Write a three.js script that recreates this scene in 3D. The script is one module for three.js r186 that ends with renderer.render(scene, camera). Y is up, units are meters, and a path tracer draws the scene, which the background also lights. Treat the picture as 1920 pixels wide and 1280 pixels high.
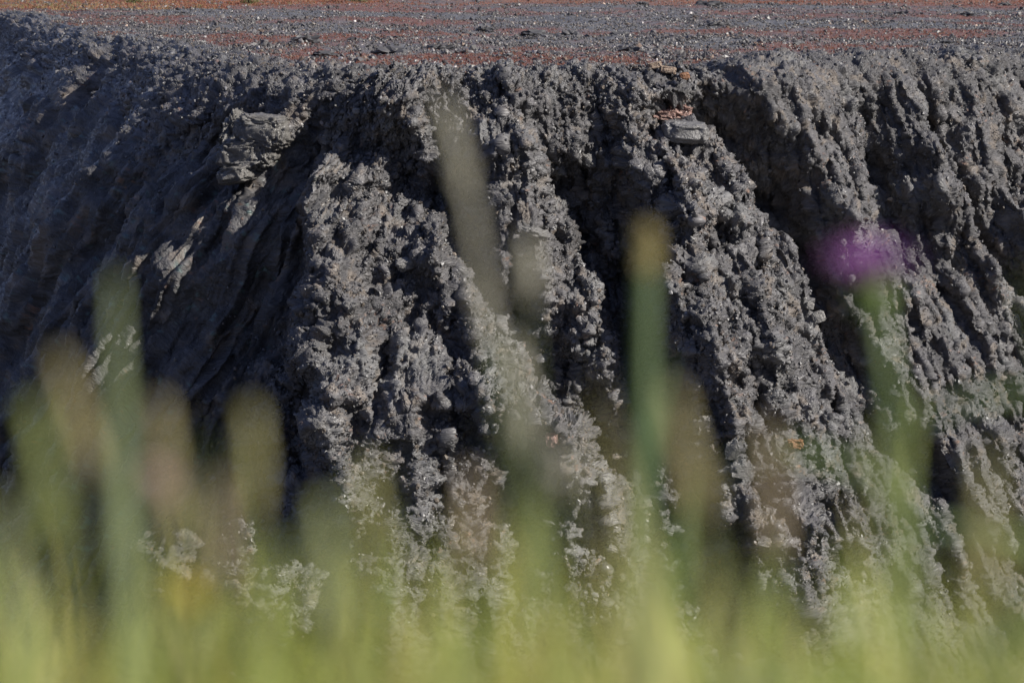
import * as THREE from 'three';
import { mergeGeometries, mergeVertices } from 'three/addons/utils/BufferGeometryUtils.js';
import { createNoise3D, createNoise2D } from 'simplex-noise';

// ------------------------------------------------------------------ camera, sky, sun, exposure
const EYE = 1.77, PITCH = 7.32 * Math.PI / 180, FOCAL = 5448;     // eye height over the plateau; focal length in photo pixels
const scene = new THREE.Scene();
const camera = new THREE.PerspectiveCamera(13.4, 1920 / 1280, 0.1, 5000);
camera.position.set(0, EYE, 0);
camera.rotation.set(-PITCH, 0, 0);
camera.focus = 51;
camera.userData.fStop = 4.0;
const SUN = new THREE.Vector3(0.75, 0.59, 0.31).normalize();
{
  // clear sky: deep blue overhead, paler towards the horizon, a soft glow round the sun
  const w = 512, h = 256, d = new Float32Array(w * h * 4);
  for (let j = 0; j < h; j++) for (let i = 0; i < w; i++) {
    const el = ((j + .5) / h - .5) * Math.PI, az = ((i + .5) / w - .5) * Math.PI * 2, c = Math.cos(el);
    const dir = [c * Math.cos(az), Math.sin(el), c * Math.sin(az)], g = Math.max(0, dir[0] * SUN.x + dir[1] * SUN.y + dir[2] * SUN.z);
    const t = Math.pow(1 - Math.max(0, dir[1]), 3.2), glow = .10 * g ** 6 + .25 * g ** 60, o = (j * w + i) * 4;
    d[o] = .068 + .16 * t + glow; d[o + 1] = .1 + .175 * t + glow * .95; d[o + 2] = .22 + .18 * t + glow * .85; d[o + 3] = 1;
  }
  const sky = new THREE.DataTexture(d, w, h, THREE.RGBAFormat, THREE.FloatType);
  sky.mapping = THREE.EquirectangularReflectionMapping; sky.magFilter = THREE.LinearFilter; sky.minFilter = THREE.LinearFilter; sky.needsUpdate = true;
  scene.background = sky; scene.environment = sky;
}
const sun = new THREE.DirectionalLight(new THREE.Color().setRGB(1, 0.95, 0.87), 5.0);
sun.position.copy(SUN).multiplyScalar(200).add(new THREE.Vector3(0, -5, -55));
sun.target.position.set(0, -5, -55);
sun.castShadow = true;
Object.assign(sun.shadow.camera, { left: -60, right: 60, top: 60, bottom: -60, near: 1, far: 500 });
sun.shadow.mapSize.set(4096, 4096);
scene.add(sun, sun.target);
const renderer = new THREE.WebGLRenderer({ antialias: true });
renderer.toneMapping = THREE.LinearToneMapping;
renderer.toneMappingExposure = 1.45;
renderer.shadowMap.enabled = true;

// ------------------------------------------------------------------ helpers
function rng(seed) { let a = seed >>> 0; return () => { a = a + 0x6D2B79F5 | 0; let t = Math.imul(a ^ a >>> 15, 1 | a); t = t + Math.imul(t ^ t >>> 7, 61 | t) ^ t; return ((t ^ t >>> 14) >>> 0) / 4294967296; }; }
const n3 = createNoise3D(rng(11)), n3b = createNoise3D(rng(12)), n2 = createNoise2D(rng(13));
const clamp = (x, a = 0, b = 1) => x < a ? a : x > b ? b : x;
const sstep = (a, b, x) => { const t = clamp((x - a) / (b - a)); return t * t * (3 - 2 * t); };
const lerp = (a, b, t) => a + (b - a) * t;
const bill = (x, y, z) => Math.abs(n3(x, y, z));
// cellular noise: distances to the nearest and second nearest point
const W = { f1: 0, f2: 0, id: 0 };
function hash(i, j, k) { let h = Math.imul(i, 374761393) + Math.imul(j, 668265263) + Math.imul(k, 2147483647 - 61) | 0; h = Math.imul(h ^ h >>> 13, 1274126177); return h ^ h >>> 16; }
function worley(x, y, z) {
  const X = Math.floor(x), Y = Math.floor(y), Z = Math.floor(z);
  let f1 = 9, f2 = 9, id = 0;
  for (let i = -1; i < 2; i++) for (let j = -1; j < 2; j++) for (let k = -1; k < 2; k++) {
    const h = hash(X + i, Y + j, Z + k);
    const dx = X + i + (h & 1023) / 1023 - x, dy = Y + j + (h >>> 10 & 1023) / 1023 - y, dz = Z + k + (h >>> 20 & 1023) / 1023 - z;
    const d = dx * dx + dy * dy + dz * dz;
    if (d < f1) { f2 = f1; f1 = d; id = h; } else if (d < f2) f2 = d;
  }
  W.f1 = Math.sqrt(f1); W.f2 = Math.sqrt(f2); W.id = id;
  return W.f1;
}
const cp = Math.cos(PITCH), sp = Math.sin(PITCH);
function ray(px, py) {                                   // direction of a photo pixel, z = -1 before the tilt
  const x = (px - 960) / FOCAL, y = -(py - 640) / FOCAL;
  return new THREE.Vector3(x, y * cp - sp, -y * sp - cp);
}
function at(px, py, dist) { const r = ray(px, py).normalize(); return new THREE.Vector3(0, EYE, 0).addScaledVector(r, dist); }
function pix(x, y, z) {                                  // photo pixel of a point
  const Y = y - EYE, yc = Y * cp - z * sp, zc = Y * sp + z * cp;
  return [960 + FOCAL * x / -zc, 640 - FOCAL * yc / -zc, -zc];
}
function curve(pts) {                                    // smooth interpolation of [x, a, b, ...] rows over x
  return (x) => {
    let i = 0; while (i < pts.length - 2 && x > pts[i + 1][0]) i++;
    const p0 = pts[Math.max(0, i - 1)], p1 = pts[i], p2 = pts[i + 1], p3 = pts[Math.min(pts.length - 1, i + 2)];
    const h = p2[0] - p1[0], t = clamp((x - p1[0]) / h);
    return p1.slice(1).map((v, k) => {
      const m1 = (p2[k + 1] - p0[k + 1]) / (p2[0] - p0[0] || 1) * h, m2 = (p3[k + 1] - p1[k + 1]) / (p3[0] - p1[0] || 1) * h;
      return (2 * t ** 3 - 3 * t ** 2 + 1) * v + (t ** 3 - 2 * t ** 2 + t) * m1 + (-2 * t ** 3 + 3 * t ** 2) * p2[k + 1] + (t ** 3 - t ** 2) * m2;
    });
  };
}
const taken = {};
function numbered(name) { const k = taken[name] = (taken[name] ?? -1) + 1; return k ? `${name}_${String(k).padStart(3, '0')}` : name; }
function tag(o, label, category, group) { o.userData.label = label; o.userData.category = category; if (group) o.userData.group = group; return o; }
function structure(o) { o.userData.kind = 'structure'; return o; }
function mesh(name, geo, mat, parent = scene) { const m = new THREE.Mesh(geo, mat); m.name = parent === scene ? numbered(name) : name; m.castShadow = m.receiveShadow = true; parent.add(m); return m; }

// ------------------------------------------------------------------ materials
function noiseTexture(size, fn, color) {
  const d = new Uint8Array(size * size * 4);
  for (let j = 0; j < size; j++) for (let i = 0; i < size; i++) { const v = fn(i / size, j / size); for (let c = 0; c < 3; c++) d[(j * size + i) * 4 + c] = clamp(Array.isArray(v) ? v[c] : v) * 255; d[(j * size + i) * 4 + 3] = 255; }
  const t = new THREE.DataTexture(d, size, size);
  t.wrapS = t.wrapT = THREE.RepeatWrapping; t.magFilter = THREE.LinearFilter; t.minFilter = THREE.LinearMipmapLinearFilter; t.generateMipmaps = true;
  if (color) t.colorSpace = THREE.SRGBColorSpace; t.needsUpdate = true; return t;
}
const TAU = Math.PI * 2;
function tileNoise(u, v, f, seed) {                      // seamless: noise on a torus folded into three dimensions
  const a = u * TAU, b = v * TAU, r = f / TAU;
  return n3(Math.cos(a) * r + seed, Math.sin(a) * r + Math.cos(b) * r * 1.7, Math.sin(b) * r * 1.7 - seed);
}
const gritMap = noiseTexture(512, (u, v) => { let s = 0; for (const [f, w] of [[9, .3], [21, .3], [47, .25], [95, .15]]) s += w * Math.abs(tileNoise(u, v, f, f * 1.3)); return s * 2; });
const glossMap = noiseTexture(256, (u, v) => 0.72 + 0.35 * tileNoise(u, v, 14, 3) + 0.2 * tileNoise(u, v, 40, 9));
const slagMat = new THREE.MeshStandardMaterial({ vertexColors: true, roughness: 0.75, roughnessMap: glossMap, bumpMap: gritMap, bumpScale: 0.02 });
const crumbMat = new THREE.MeshStandardMaterial({ color: 0xffffff, roughness: 0.45 });

// ------------------------------------------------------------------ the slag heap: rim, fall lines, ridges
// rim of the plateau: [pixel column, distance in m, direction of the fall line in degrees, 0 = towards the viewer, + = right]
const rimRow = curve([[-700, 134, -74], [-400, 127, -74], [0, 112, -74], [100, 97, -74], [200, 77, -73], [330, 64, -72], [450, 54.8, -71], [560, 51.3, -70], [620, 50.1, -68], [680, 49.2, -64], [740, 49, -48], [790, 48.9, -22], [850, 48.9, -4], [930, 49.1, 7], [1200, 50.6, 24], [1290, 51.3, 28], [1500, 53.6, 33], [1920, 58.8, 33], [2300, 65, 36], [2700, 72, 40]]);
function rimAt(s) {
  const [D, az] = rimRow(s), x = (s - 960) / FOCAL * D;
  return { x, z: -D, az: az * Math.PI / 180 };
}
const NU = 1440, NV = 760, D0 = -2.6, D1 = 17.5;
// columns: spread so that the face gets an even mesh halfway down
const colS = new Float64Array(NU);
{
  const N = 4000, cum = [0], ss = [];
  let last;
  for (let i = 0; i <= N; i++) {
    const s = -420 + 2760 * i / N, r = rimAt(s); ss.push(s);
    const top = pix(r.x, 0, r.z)[0], mid = pix(r.x + Math.sin(r.az) * 4.2, -6, r.z + Math.cos(r.az) * 4.2)[0];
    if (i) cum.push(cum[i - 1] + 0.5 * Math.abs(top - last[0]) + 0.5 * Math.abs(mid - last[1]) * (mid < -350 || mid > 2300 ? 0.3 : 1));
    last = [top, mid];
  }
  let j = 0;
  for (let i = 0; i < NU; i++) { const c = cum[N] * i / (NU - 1); while (j < N - 1 && cum[j + 1] < c) j++; colS[i] = lerp(ss[j], ss[j + 1], (c - cum[j]) / (cum[j + 1] - cum[j])); }
}
// profile of a fall line
const slopeDeg = curve([[-3, 0], [-0.6, 0], [0, 14], [0.6, 40], [1.5, 60], [4, 60], [8, 57], [11, 50], [14, 40], [17.5, 22]]);
const flankDeg = curve([[-3, 0], [-0.6, 0], [0, 12], [0.6, 31], [1.5, 44], [2.6, 50], [5, 60], [8, 62], [11, 58], [14, 44], [17.5, 25]]);   // the left flank starts more gently
const table = (f) => { const t = []; let r = 0, y = 0; const st = 0.02; for (let d = 0; d <= D1 + st; d += st) { t.push([r, y]); const a = f(d)[0] * Math.PI / 180; r += Math.cos(a) * st; y -= Math.sin(a) * st; } return t; };
const profA = table(slopeDeg), profB = table(flankDeg);
function profile(d, s) {
  if (d < 0) return [d, -0.18 * sstep(-0.5, -2.4, d)];
  const k = Math.min(profA.length - 1, Math.round(d / 0.02)), f = sstep(740, 600, s);
  return [lerp(profA[k][0], profB[k][0], f), lerp(profA[k][1], profB[k][1], f)];
}
const rowD = new Float64Array(NV);
for (let j = 0; j < NV; j++) rowD[j] = D0 + (D1 - D0) * j / (NV - 1);

const colU = new Float64Array(NU), CELL = .0205;       // metres along the sheet
for (let i = 1; i < NU; i++) { const a = rimAt(colS[i - 1]), b = rimAt(colS[i]); colU[i] = colU[i - 1] + CELL * clamp(Math.hypot(b.x - a.x, b.z - a.z) / CELL, 1, 3.2); }
// coarse sheet with the large forms
const ST = 4, CU = Math.floor((NU - 1) / ST) + 2, CV = Math.floor((NV - 1) / ST) + 2;
const base = new Float32Array(CU * CV * 3), basePix = new Float32Array(CU * CV * 2), outDir = new Float32Array(CU * 2);
for (let i = 0; i < CU; i++) {
  const s = colS[Math.min(NU - 1, i * ST)], r = rimAt(s);
  outDir[i * 2] = Math.sin(r.az * 0.35); outDir[i * 2 + 1] = Math.cos(r.az * 0.35);
  for (let j = 0; j < CV; j++) {
    const d = rowD[Math.min(NV - 1, j * ST)], [h, y] = profile(d, s), k = (j * CU + i);
    base[k * 3] = r.x + Math.sin(r.az) * h; base[k * 3 + 1] = y; base[k * 3 + 2] = r.z + Math.cos(r.az) * h;
    const p = pix(base[k * 3], y, base[k * 3 + 2]); basePix[k * 2] = p[0]; basePix[k * 2 + 1] = p[1];
  }
}
function onBase(px, py) {                                // point of the plain sheet that a pixel of the photo lies on
  let best = 1e9, b = 0;
  for (let k = 0; k < CU * CV; k++) { const d = (basePix[k * 2] - px) ** 2 + (basePix[k * 2 + 1] - py) ** 2; if (d < best) { best = d; b = k; } }
  return [base[b * 3], base[b * 3 + 1], base[b * 3 + 2]];
}
// ridges: corner points (pixel column, row, height in m), reach to the left and right in m
const ridges = [
  { p: [[660, 280, .3], [640, 330, 1.1], [620, 420, 1.3], [610, 560, 1.4], [630, 700, 1.4], [650, 850, 1.3], [680, 1000, 1.2], [710, 1150, 1.0]], l: .45, r: 1.6 },
  { p: [[690, 128, .3], [740, 230, .6], [790, 320, .9], [815, 420, .8], [835, 500, .6], [890, 610, .6], [925, 700, .6]], l: .7, r: .4 },
  { p: [[940, 150, .2], [915, 240, .5], [915, 340, .6], [930, 440, .6], [975, 560, .6], [1030, 690, .6]], l: .4, r: 1.5 },
  { p: [[1180, 140, .2], [1190, 220, .6], [1205, 320, .9], [1222, 420, .9], [1240, 500, .7]], l: .6, r: 2.6 },
  { p: [[1240, 530, 1.5], [1244, 610, 1.6], [1262, 710, 1.6], [1300, 820, 1.5], [1350, 950, 1.3]], l: .4, r: 3.0 },
  { p: [[1330, 118, .4], [1400, 170, .8], [1480, 250, .8], [1530, 330, .8], [1570, 420, .8], [1610, 520, .7], [1660, 640, .7], [1730, 780, .7], [1800, 900, .6]], l: .6, r: 1.6 },
  { p: [[1700, 200, .5], [1745, 320, .7], [1815, 440, .7], [1900, 570, .6], [2000, 700, .6]], l: .5, r: .5 },
  { p: [[1800, 110, .4], [1850, 240, .6], [1930, 400, .6], [2060, 620, .6]], l: .6, r: .6 },
  { p: [[1980, 100, .4], [2060, 300, .9], [2200, 600, .9]], l: .9, r: .7 },
  { p: [[935, 735, 1.5], [1010, 745, 1.7], [1060, 805, 1.5], [1110, 890, 1.3], [1130, 1000, 1.0]], l: 1.0, r: .4 },
  { p: [[740, 800, .5], [820, 830, .8], [890, 900, .8], [920, 1010, .7]], l: .7, r: .6 },
  { p: [[440, 980, .3], [480, 1050, .9], [560, 1130, 1.2]], l: .9, r: .8 },
  { p: [[150, 980, .2], [220, 1020, .5], [300, 1090, .8]], l: .8, r: 1.0 },
  { p: [[330, 110, .2], [250, 240, .6], [160, 380, .9], [40, 560, .9], [-60, 740, .7]], l: 1.2, r: 1.6 },
  { p: [[450, 150, .1], [380, 300, .1], [270, 450, .3], [200, 600, .4], [140, 800, .4]], l: 1.0, r: 2.0 },
  { p: [[190, 80, .2], [90, 210, .8], [-40, 380, .9]], l: 1.6, r: 1.8 },
];
// gullies: corner points (pixel column, row, depth in m), reach to the left and right in m
const gullies = [
  { p: [[1290, 150, .5], [1340, 235, 1.7], [1420, 330, 1.8], [1490, 430, 1.6], [1560, 600, 1.4], [1620, 740, 1.3], [1690, 870, .9]], l: .35, r: .95 },
  { p: [[1000, 260, .5], [1065, 340, 1.5], [1110, 440, 1.6], [1150, 540, 1.5], [1190, 650, 1.3], [1220, 750, 1.0]], l: .35, r: .9 },
  { p: [[815, 210, .4], [838, 320, 1.1], [858, 420, 1.2], [885, 500, 1.1], [925, 600, .9], [965, 690, .8]], l: .3, r: .55 },
  { p: [[965, 560, .6], [1000, 640, 1.2], [1050, 720, 1.3], [1110, 800, 1.2], [1165, 880, 1.0]], l: .3, r: .6 },
  { p: [[1635, 255, .5], [1660, 330, 1.2], [1680, 410, 1.1], [1720, 520, .5]], l: .3, r: .4 },
  { p: [[1735, 225, .5], [1770, 320, 1.0], [1830, 420, 1.0], [1915, 545, .9], [2000, 660, .7]], l: .25, r: .6 },
  { p: [[1835, 160, .3], [1870, 290, .8], [1935, 420, .8]], l: .3, r: .6 },
  { p: [[640, 165, .2], [600, 240, .4], [565, 330, .5]], l: .5, r: .35 },
  { p: [[745, 500, .4], [750, 600, .6], [740, 720, .6], [720, 850, .7], [700, 980, .8]], l: .4, r: .5 },
  { p: [[1400, 780, .3], [1400, 860, .8], [1420, 950, .8]], l: .3, r: .5 },
];
const hollows = [   // centre, half width and height in m, depth in m
  [715, 350, .95, 1.0, 1.1], [1255, 208, .55, .22, .8], [1215, 235, .4, .3, .35], 
  [1750, 238, .35, .18, .5], [1205, 640, .3, 1.2, .6], [1290, 465, .8, .3, .3], [1000, 690, .45, .25, .4], [205, 345, .3, .3, .25], [1240, 135, .22, .12, .25], 
];
for (const r of ridges) r.w = r.p.map(([x, y, h]) => [...onBase(x, y), h]);
for (const r of gullies) r.w = r.p.map(([x, y, h]) => [...onBase(x, y), h]);
for (const h of hollows) h.w = onBase(h[0], h[1]);
const both = [...ridges, ...gullies.map((g) => ({ ...g, gully: true }))];
const macro = new Float32Array(CU * CV * 3), form = new Float32Array(CU * CV);
for (let j = 0; j < CV; j++) for (let i = 0; i < CU; i++) {
  const k = j * CU + i, x = base[k * 3], y = base[k * 3 + 1], z = base[k * 3 + 2], d = rowD[Math.min(NV - 1, j * ST)];
  const s = colS[Math.min(NU - 1, i * ST)], ax = outDir[i * 2 + 1], az = -outDir[i * 2];   // direction along the face, to the right
  const wx = x + 0.24 * n3(x * .7, y * .7, z * .7), wy = y + 0.24 * n3(x * .5 + 40, y * .5, z * .5), wz = z;
  let top = 0, sum = 0, low = 0;
  for (const r of both) {
    let best = 1e9, bh = 0, side = 0;
    for (let q = 0; q < r.w.length - 1; q++) {
      const A = r.w[q], B = r.w[q + 1], ex = B[0] - A[0], ey = B[1] - A[1], ez = B[2] - A[2];
      const t = clamp(((wx - A[0]) * ex + (wy - A[1]) * ey + (wz - A[2]) * ez) / (ex * ex + ey * ey + ez * ez));
      const qx = wx - A[0] - ex * t, qy = wy - A[1] - ey * t, qz = wz - A[2] - ez * t, dd = qx * qx + qy * qy + qz * qz;
      if (dd < best) { best = dd; bh = lerp(A[3], B[3], t); side = (qx * ax + qz * az) * 1 + qy * (ex * ax + ez * az) / (Math.abs(ey) + .3); }
    }
    const dist = Math.sqrt(best) / (side < 0 ? r.l : r.r);
    if (dist < 2.2 && r.gully) low = Math.max(low, bh * (side < 0 ? Math.exp(-(dist ** 3)) : Math.exp(-dist * dist * 1.3)));
    else if (dist < 2.2) { const v = bh * (side < 0 ? Math.exp(-dist * dist * 1.2) : Math.exp(-(dist ** 3))); sum += v * .25; if (v > top) top = v; }
  }
  let m = top * .85 + sum * .6 - low * .8;
  const steep = sstep(0.3, 2.2, d);
  for (const h of hollows) { const ux = ((x - h.w[0]) * ax + (z - h.w[2]) * az) / h[2], uy = (y - h.w[1]) / h[3], q = ux * ux + uy * uy; if (q < 4) m -= h[4] * Math.exp(-q * q) ; }
  // ribs that follow the fall lines, and broad unevenness
  const q = s / 100;
  const calm = lerp(1, .7, sstep(790, 730, s) * sstep(1.5, 4, d));
  m += steep * calm * (0.26 * n3(q * 2.1, d * .22, 3) + 0.16 * (1 - 2 * bill(q * 4.3, d * .3, 9)) + 0.34 * n3(x * .45, y * .45, z * .45 + 7) + 0.2 * n3(x * 1.1, y * 1.1, z * 1.1));
  m -= 0.35 * steep;
  form[k] = m;
  macro[k * 3] = x + outDir[i * 2] * m; macro[k * 3 + 1] = y + 0.18 * m + (0.12 * n2(s * .012, 5) + .13 * sstep(1310, 1450, s)) * sstep(3, 0, Math.abs(d)) * sstep(-1.5, -.2, d); macro[k * 3 + 2] = z + outDir[i * 2 + 1] * m;
}
console.log('macro done');
// fine sheet
const nV = NU * NV, Hf = new Float32Array(nV), P = new Float32Array(nV * 3), N0 = new Float32Array(nV * 3), C = new Float32Array(nV * 3), UV = new Float32Array(nV * 2), kindOf = new Float32Array(nV);
const cub = (a, b, c, d, t) => b + 0.5 * t * (c - a + t * (2 * a - 5 * b + 4 * c - d + t * (3 * (b - c) + d - a)));
for (let c = 0; c < 4; c++) {
  const rowTmp = new Float32Array(CV * NU);
  for (let j = 0; j < CV; j++) for (let i = 0; i < NU; i++) {
    const f = i / ST, a = Math.floor(f), g = (q) => { const e = j * CU + Math.min(CU - 1, Math.max(0, q)); return c < 3 ? macro[e * 3 + c] : form[e]; };
    rowTmp[j * NU + i] = cub(g(a - 1), g(a), g(a + 1), g(a + 2), f - a);
  }
  for (let j = 0; j < NV; j++) { const f = j / ST, a = Math.floor(f), b = (q) => Math.min(CV - 1, Math.max(0, q)) * NU; for (let i = 0; i < NU; i++) { const v = cub(rowTmp[b(a - 1) + i], rowTmp[b(a) + i], rowTmp[b(a + 1) + i], rowTmp[b(a + 2) + i], f - a); if (c < 3) P[(j * NU + i) * 3 + c] = v; else Hf[j * NU + i] = v; } }
}
function gridNormals(pos, nu, nv, out) {
  for (let j = 0; j < nv; j++) for (let i = 0; i < nu; i++) {
    const l = (j * nu + Math.max(0, i - 1)) * 3, r = (j * nu + Math.min(nu - 1, i + 1)) * 3, u = (Math.max(0, j - 1) * nu + i) * 3, d = (Math.min(nv - 1, j + 1) * nu + i) * 3;
    const ax = pos[r] - pos[l], ay = pos[r + 1] - pos[l + 1], az = pos[r + 2] - pos[l + 2], bx = pos[u] - pos[d], by = pos[u + 1] - pos[d + 1], bz = pos[u + 2] - pos[d + 2];
    let x = ay * bz - az * by, y = az * bx - ax * bz, z = ax * by - ay * bx; const n = Math.hypot(x, y, z) || 1, o = (j * nu + i) * 3;
    out[o] = x / n; out[o + 1] = y / n; out[o + 2] = z / n;
  }
}
function gridIndex(nu, nv) {
  const a = new Uint32Array((nu - 1) * (nv - 1) * 6); let k = 0;
  for (let j = 0; j < nv - 1; j++) for (let i = 0; i < nu - 1; i++) { const p = j * nu + i, q = p + nu; if ((i + j) & 1) { a[k++] = p; a[k++] = q; a[k++] = q + 1; a[k++] = p; a[k++] = q + 1; a[k++] = p + 1; } else { a[k++] = p; a[k++] = q; a[k++] = p + 1; a[k++] = p + 1; a[k++] = q; a[k++] = q + 1; } }
  return a;
}
gridNormals(P, NU, NV, N0);
// first pass: lumps, ropes, streaks and ledges on the large forms. x, y, z here: metres along the sheet, down the sheet and out of it
const flankOf = new Float32Array(nV), ropeOf = new Float32Array(nV);
for (let j = 0; j < NV; j++) for (let i = 0; i < NU; i++) {
  const k = j * NU + i, o = k * 3, d = rowD[j], s = colS[i], x = colU[i], y = d, z = Hf[k];
  // what the surface is made of: smooth poured flank on the left, loose clinker in the middle, smoother ropes on the right
  const wob = n3(x * .3, y * .3, z * .3);
  const flank = flankOf[k] = sstep(768, 722, s + 16 * wob) * sstep(0.8, 3.2, d + wob);
  const rope = ropeOf[k] = sstep(1270, 1330, s + 25 * wob);
  const clink = (1 - flank) * (1 - .55 * rope), steep = sstep(-1.2, 1.0, d);
  const wx = x + .12 * n3b(x * 2.3, y * 2.3, z * 2.3), wy = y + .12 * n3b(x * 2.3, y * 2.3 + 9, z * 2.3), wz = z + .12 * n3b(x * 2.3, y * 2.3, z * 2.3 + 9);
  let h = 0;
  worley(wx * 1.7, wy * 1.7, wz * 1.7); h += (.6 - Math.min(1, W.f1 * W.f1 * 1.5)) * .17 * lerp(.12, 1, clink) * (.3 + .7 * (W.id >>> 5 & 255) / 255);
  h += .2 * (bill(wx * 1.1, wy * 1.1, wz * 1.1) - .35) * lerp(.35, 1, clink) + .1 * (bill(wx * 2.7, wy * 2.9, wz * 2.7) - .35) * lerp(.2, 1, clink);
  const st0 = bill(x * 1.6 + .3 * wob, d * .16, 25), st1 = bill(x * 4.2 + .4 * wob, d * .4, 20), st2 = bill(x * 10 + .3 * wob, d * .8, 30), st3 = n3(x * 22, d * 1.6, 40);
  h += flank * (.27 * (.3 - st0) + .17 * (.3 - st1) + .07 * (.3 - st2) + .02 * st3) + (1 - flank) * .06 * (.3 - st2);
  if (rope > 0) { worley(x * 3.6 + .5 * wob, d * 1.4, 60 + z); const rr = 1 - Math.min(1, W.f1 * W.f1 * 1.5); worley(x * 7.5, d * 3.4, 80 + 2 * z); const r2 = 1 - Math.min(1, W.f1 * W.f1 * 1.6); h += rope * steep * (.15 * (rr - .5) + .06 * (r2 - .5)); }
  const led = sstep(5, 8, d) * (1 - flank) * (1 - rope);
  if (led > 0) h += led * .14 * (.35 - bill(x * .6, y * 2.6 + .5 * wob, z * .6));
  h *= lerp(.4, 1, steep);
  Hf[k] += h;
  P[o] += N0[o] * h; P[o + 1] += N0[o + 1] * h; P[o + 2] += N0[o + 2] * h;
  UV[k * 2] = x; UV[k * 2 + 1] = d * lerp(1, .6, flank) + .3 * wob;
}
gridNormals(P, NU, NV, N0);
// second pass: crumbs and grit, read at the shaped surface so that every side of a lump is rough
for (let j = 0; j < NV; j++) for (let i = 0; i < NU; i++) {
  const k = j * NU + i, o = k * 3, d = rowD[j], real = sstep(725, 770, colS[i]), x = lerp(colU[i], P[o], real), y = lerp(-d * .7, P[o + 1], real), z = lerp(.3 * Hf[k], P[o + 2], real);
  const flank = flankOf[k], rope = ropeOf[k], clink = (1 - flank) * (1 - .5 * rope), steep = sstep(-1.2, 1.0, d);
  const plate = (1 - flank) * Math.max(sstep(.15, .6, n3b(x * .62, y * .5, z * .62)) * .75, sstep(-.5, -1.1, Hf[k]) * .8);      // poured plates and gully beds are smoother
  worley(x * 6, y * 6, z * 6); const midId = (W.id >>> 7 & 255) / 255;
  let h = (.6 - Math.min(1, W.f1 * W.f1 * 1.7)) * .075 * lerp(.15, 1, clink) * lerp(.2, 1, midId);
  h += .07 * (bill(x * 3.6, y * 4, z * 3.6) - .35) * lerp(.3, 1, clink);
  h *= 1 - .65 * plate; h += .035 * (1 - .5 * plate) * (bill(x * 7, y * 7, z * 7) - .35) * lerp(.5, 1, clink) + .028 * (bill(x * 15, y * 15, z * 15) - .35);
  P[o] += N0[o] * h; P[o + 1] += N0[o + 1] * h; P[o + 2] += N0[o + 2] * h;
  kindOf[k] = clink * (1 - .85 * plate);
  // colours of the stuff itself
  const pat = n3b(x * .55, y * .55, z * .55), pat2 = n3b(x * 2.1 + 9, y * 2.1, z * 2.1), grain = n3(x * 23, y * 23, z * 23), speck = n3b(x * 11, y * 11, z * 11);
  let v = lerp(.1, .068, flank) * (1 + .2 * pat + .2 * pat2 + .28 * grain) * lerp(.75, 1.15, midId);
  let R = v * 1.01, G = v * .965, B = v * .985;
  const brown = sstep(.35, .8, pat2 + .35 * pat + .25 * speck) * .7; R = lerp(R, .165, brown); G = lerp(G, .135, brown); B = lerp(B, .108, brown);
  const rust = sstep(.72, .9, speck * .75 + .35 * n3b(x * .9, y * .9 + 30, z * .9)) * .8; R = lerp(R, .25, rust); G = lerp(G, .14, rust); B = lerp(B, .095, rust);
  const ash = sstep(.25, .75, n3(x * .7 + 50, y * .7, z * .7) + .4 * grain) * .5 * (1 - flank * .6); R = lerp(R, .19, ash); G = lerp(G, .19, ash); B = lerp(B, .188, ash);
  const teal = flank * sstep(.62, .75, n3b(x * 4.1, y * 4.1 + 70, z * 4.1) * .7 + .45 * speck); R = lerp(R, .11, teal * .8); G = lerp(G, .165, teal * .8); B = lerp(B, .16, teal * .8);
  C[o] = R; C[o + 1] = G; C[o + 2] = B;
}
gridNormals(P, NU, NV, N0);
const heapGeo = new THREE.BufferGeometry();
heapGeo.setAttribute('position', new THREE.BufferAttribute(P, 3)); heapGeo.setAttribute('normal', new THREE.BufferAttribute(N0, 3));
heapGeo.setAttribute('color', new THREE.BufferAttribute(C, 3)); heapGeo.setAttribute('uv', new THREE.BufferAttribute(UV, 2));
heapGeo.setIndex(new THREE.BufferAttribute(gridIndex(NU, NV), 1));
const heap = structure(mesh('slag_heap_slope', heapGeo, slagMat));
tag(heap, 'dark grey slag heap face with ridges and gullies below the plateau', 'slag heap');
console.log('heap done');

// ------------------------------------------------------------------ loose crumbs on the heap and gravel on the plateau
function rockGeo(seed, detail, sx, sy, sz, rough = .35, cut = .0) {
  const g = new THREE.IcosahedronGeometry(1, detail), p = g.attributes.position, v = new THREE.Vector3(), r = rng(seed), planes = [];
  for (let i = 0; i < 7; i++) planes.push([new THREE.Vector3(r() - .5, r() - .5, r() - .5).normalize(), .55 + .35 * r()]);
  for (let i = 0; i < p.count; i++) {
    v.fromBufferAttribute(p, i).normalize();
    const f = 1 + rough * n3(v.x * 1.3 + seed, v.y * 1.3, v.z * 1.3) + rough * .5 * n3(v.x * 3.1, v.y * 3.1 + seed, v.z * 3.1); v.multiplyScalar(f);
    for (const [n, c] of planes) { const e = v.dot(n) - c; if (e > 0) v.addScaledVector(n, -e * (cut || .8)); }
    p.setXYZ(i, v.x * sx, v.y * sy, v.z * sz); g.attributes.uv.setXY(i, (v.x + v.z * .6) * .12, (v.y + v.z * .4) * .12);
  }
  g.computeVertexNormals();
  return g;
}
const rocks = [0, 1, 2, 3, 4, 5, 6, 7].map((i) => rockGeo(100 + i, i % 2, 1, .5 + .12 * (i % 3), .75, .5, 1));
const M4 = new THREE.Matrix4(), Q4 = new THREE.Quaternion(), E4 = new THREE.Euler(), V4 = new THREE.Vector3(), S4 = new THREE.Vector3();
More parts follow.
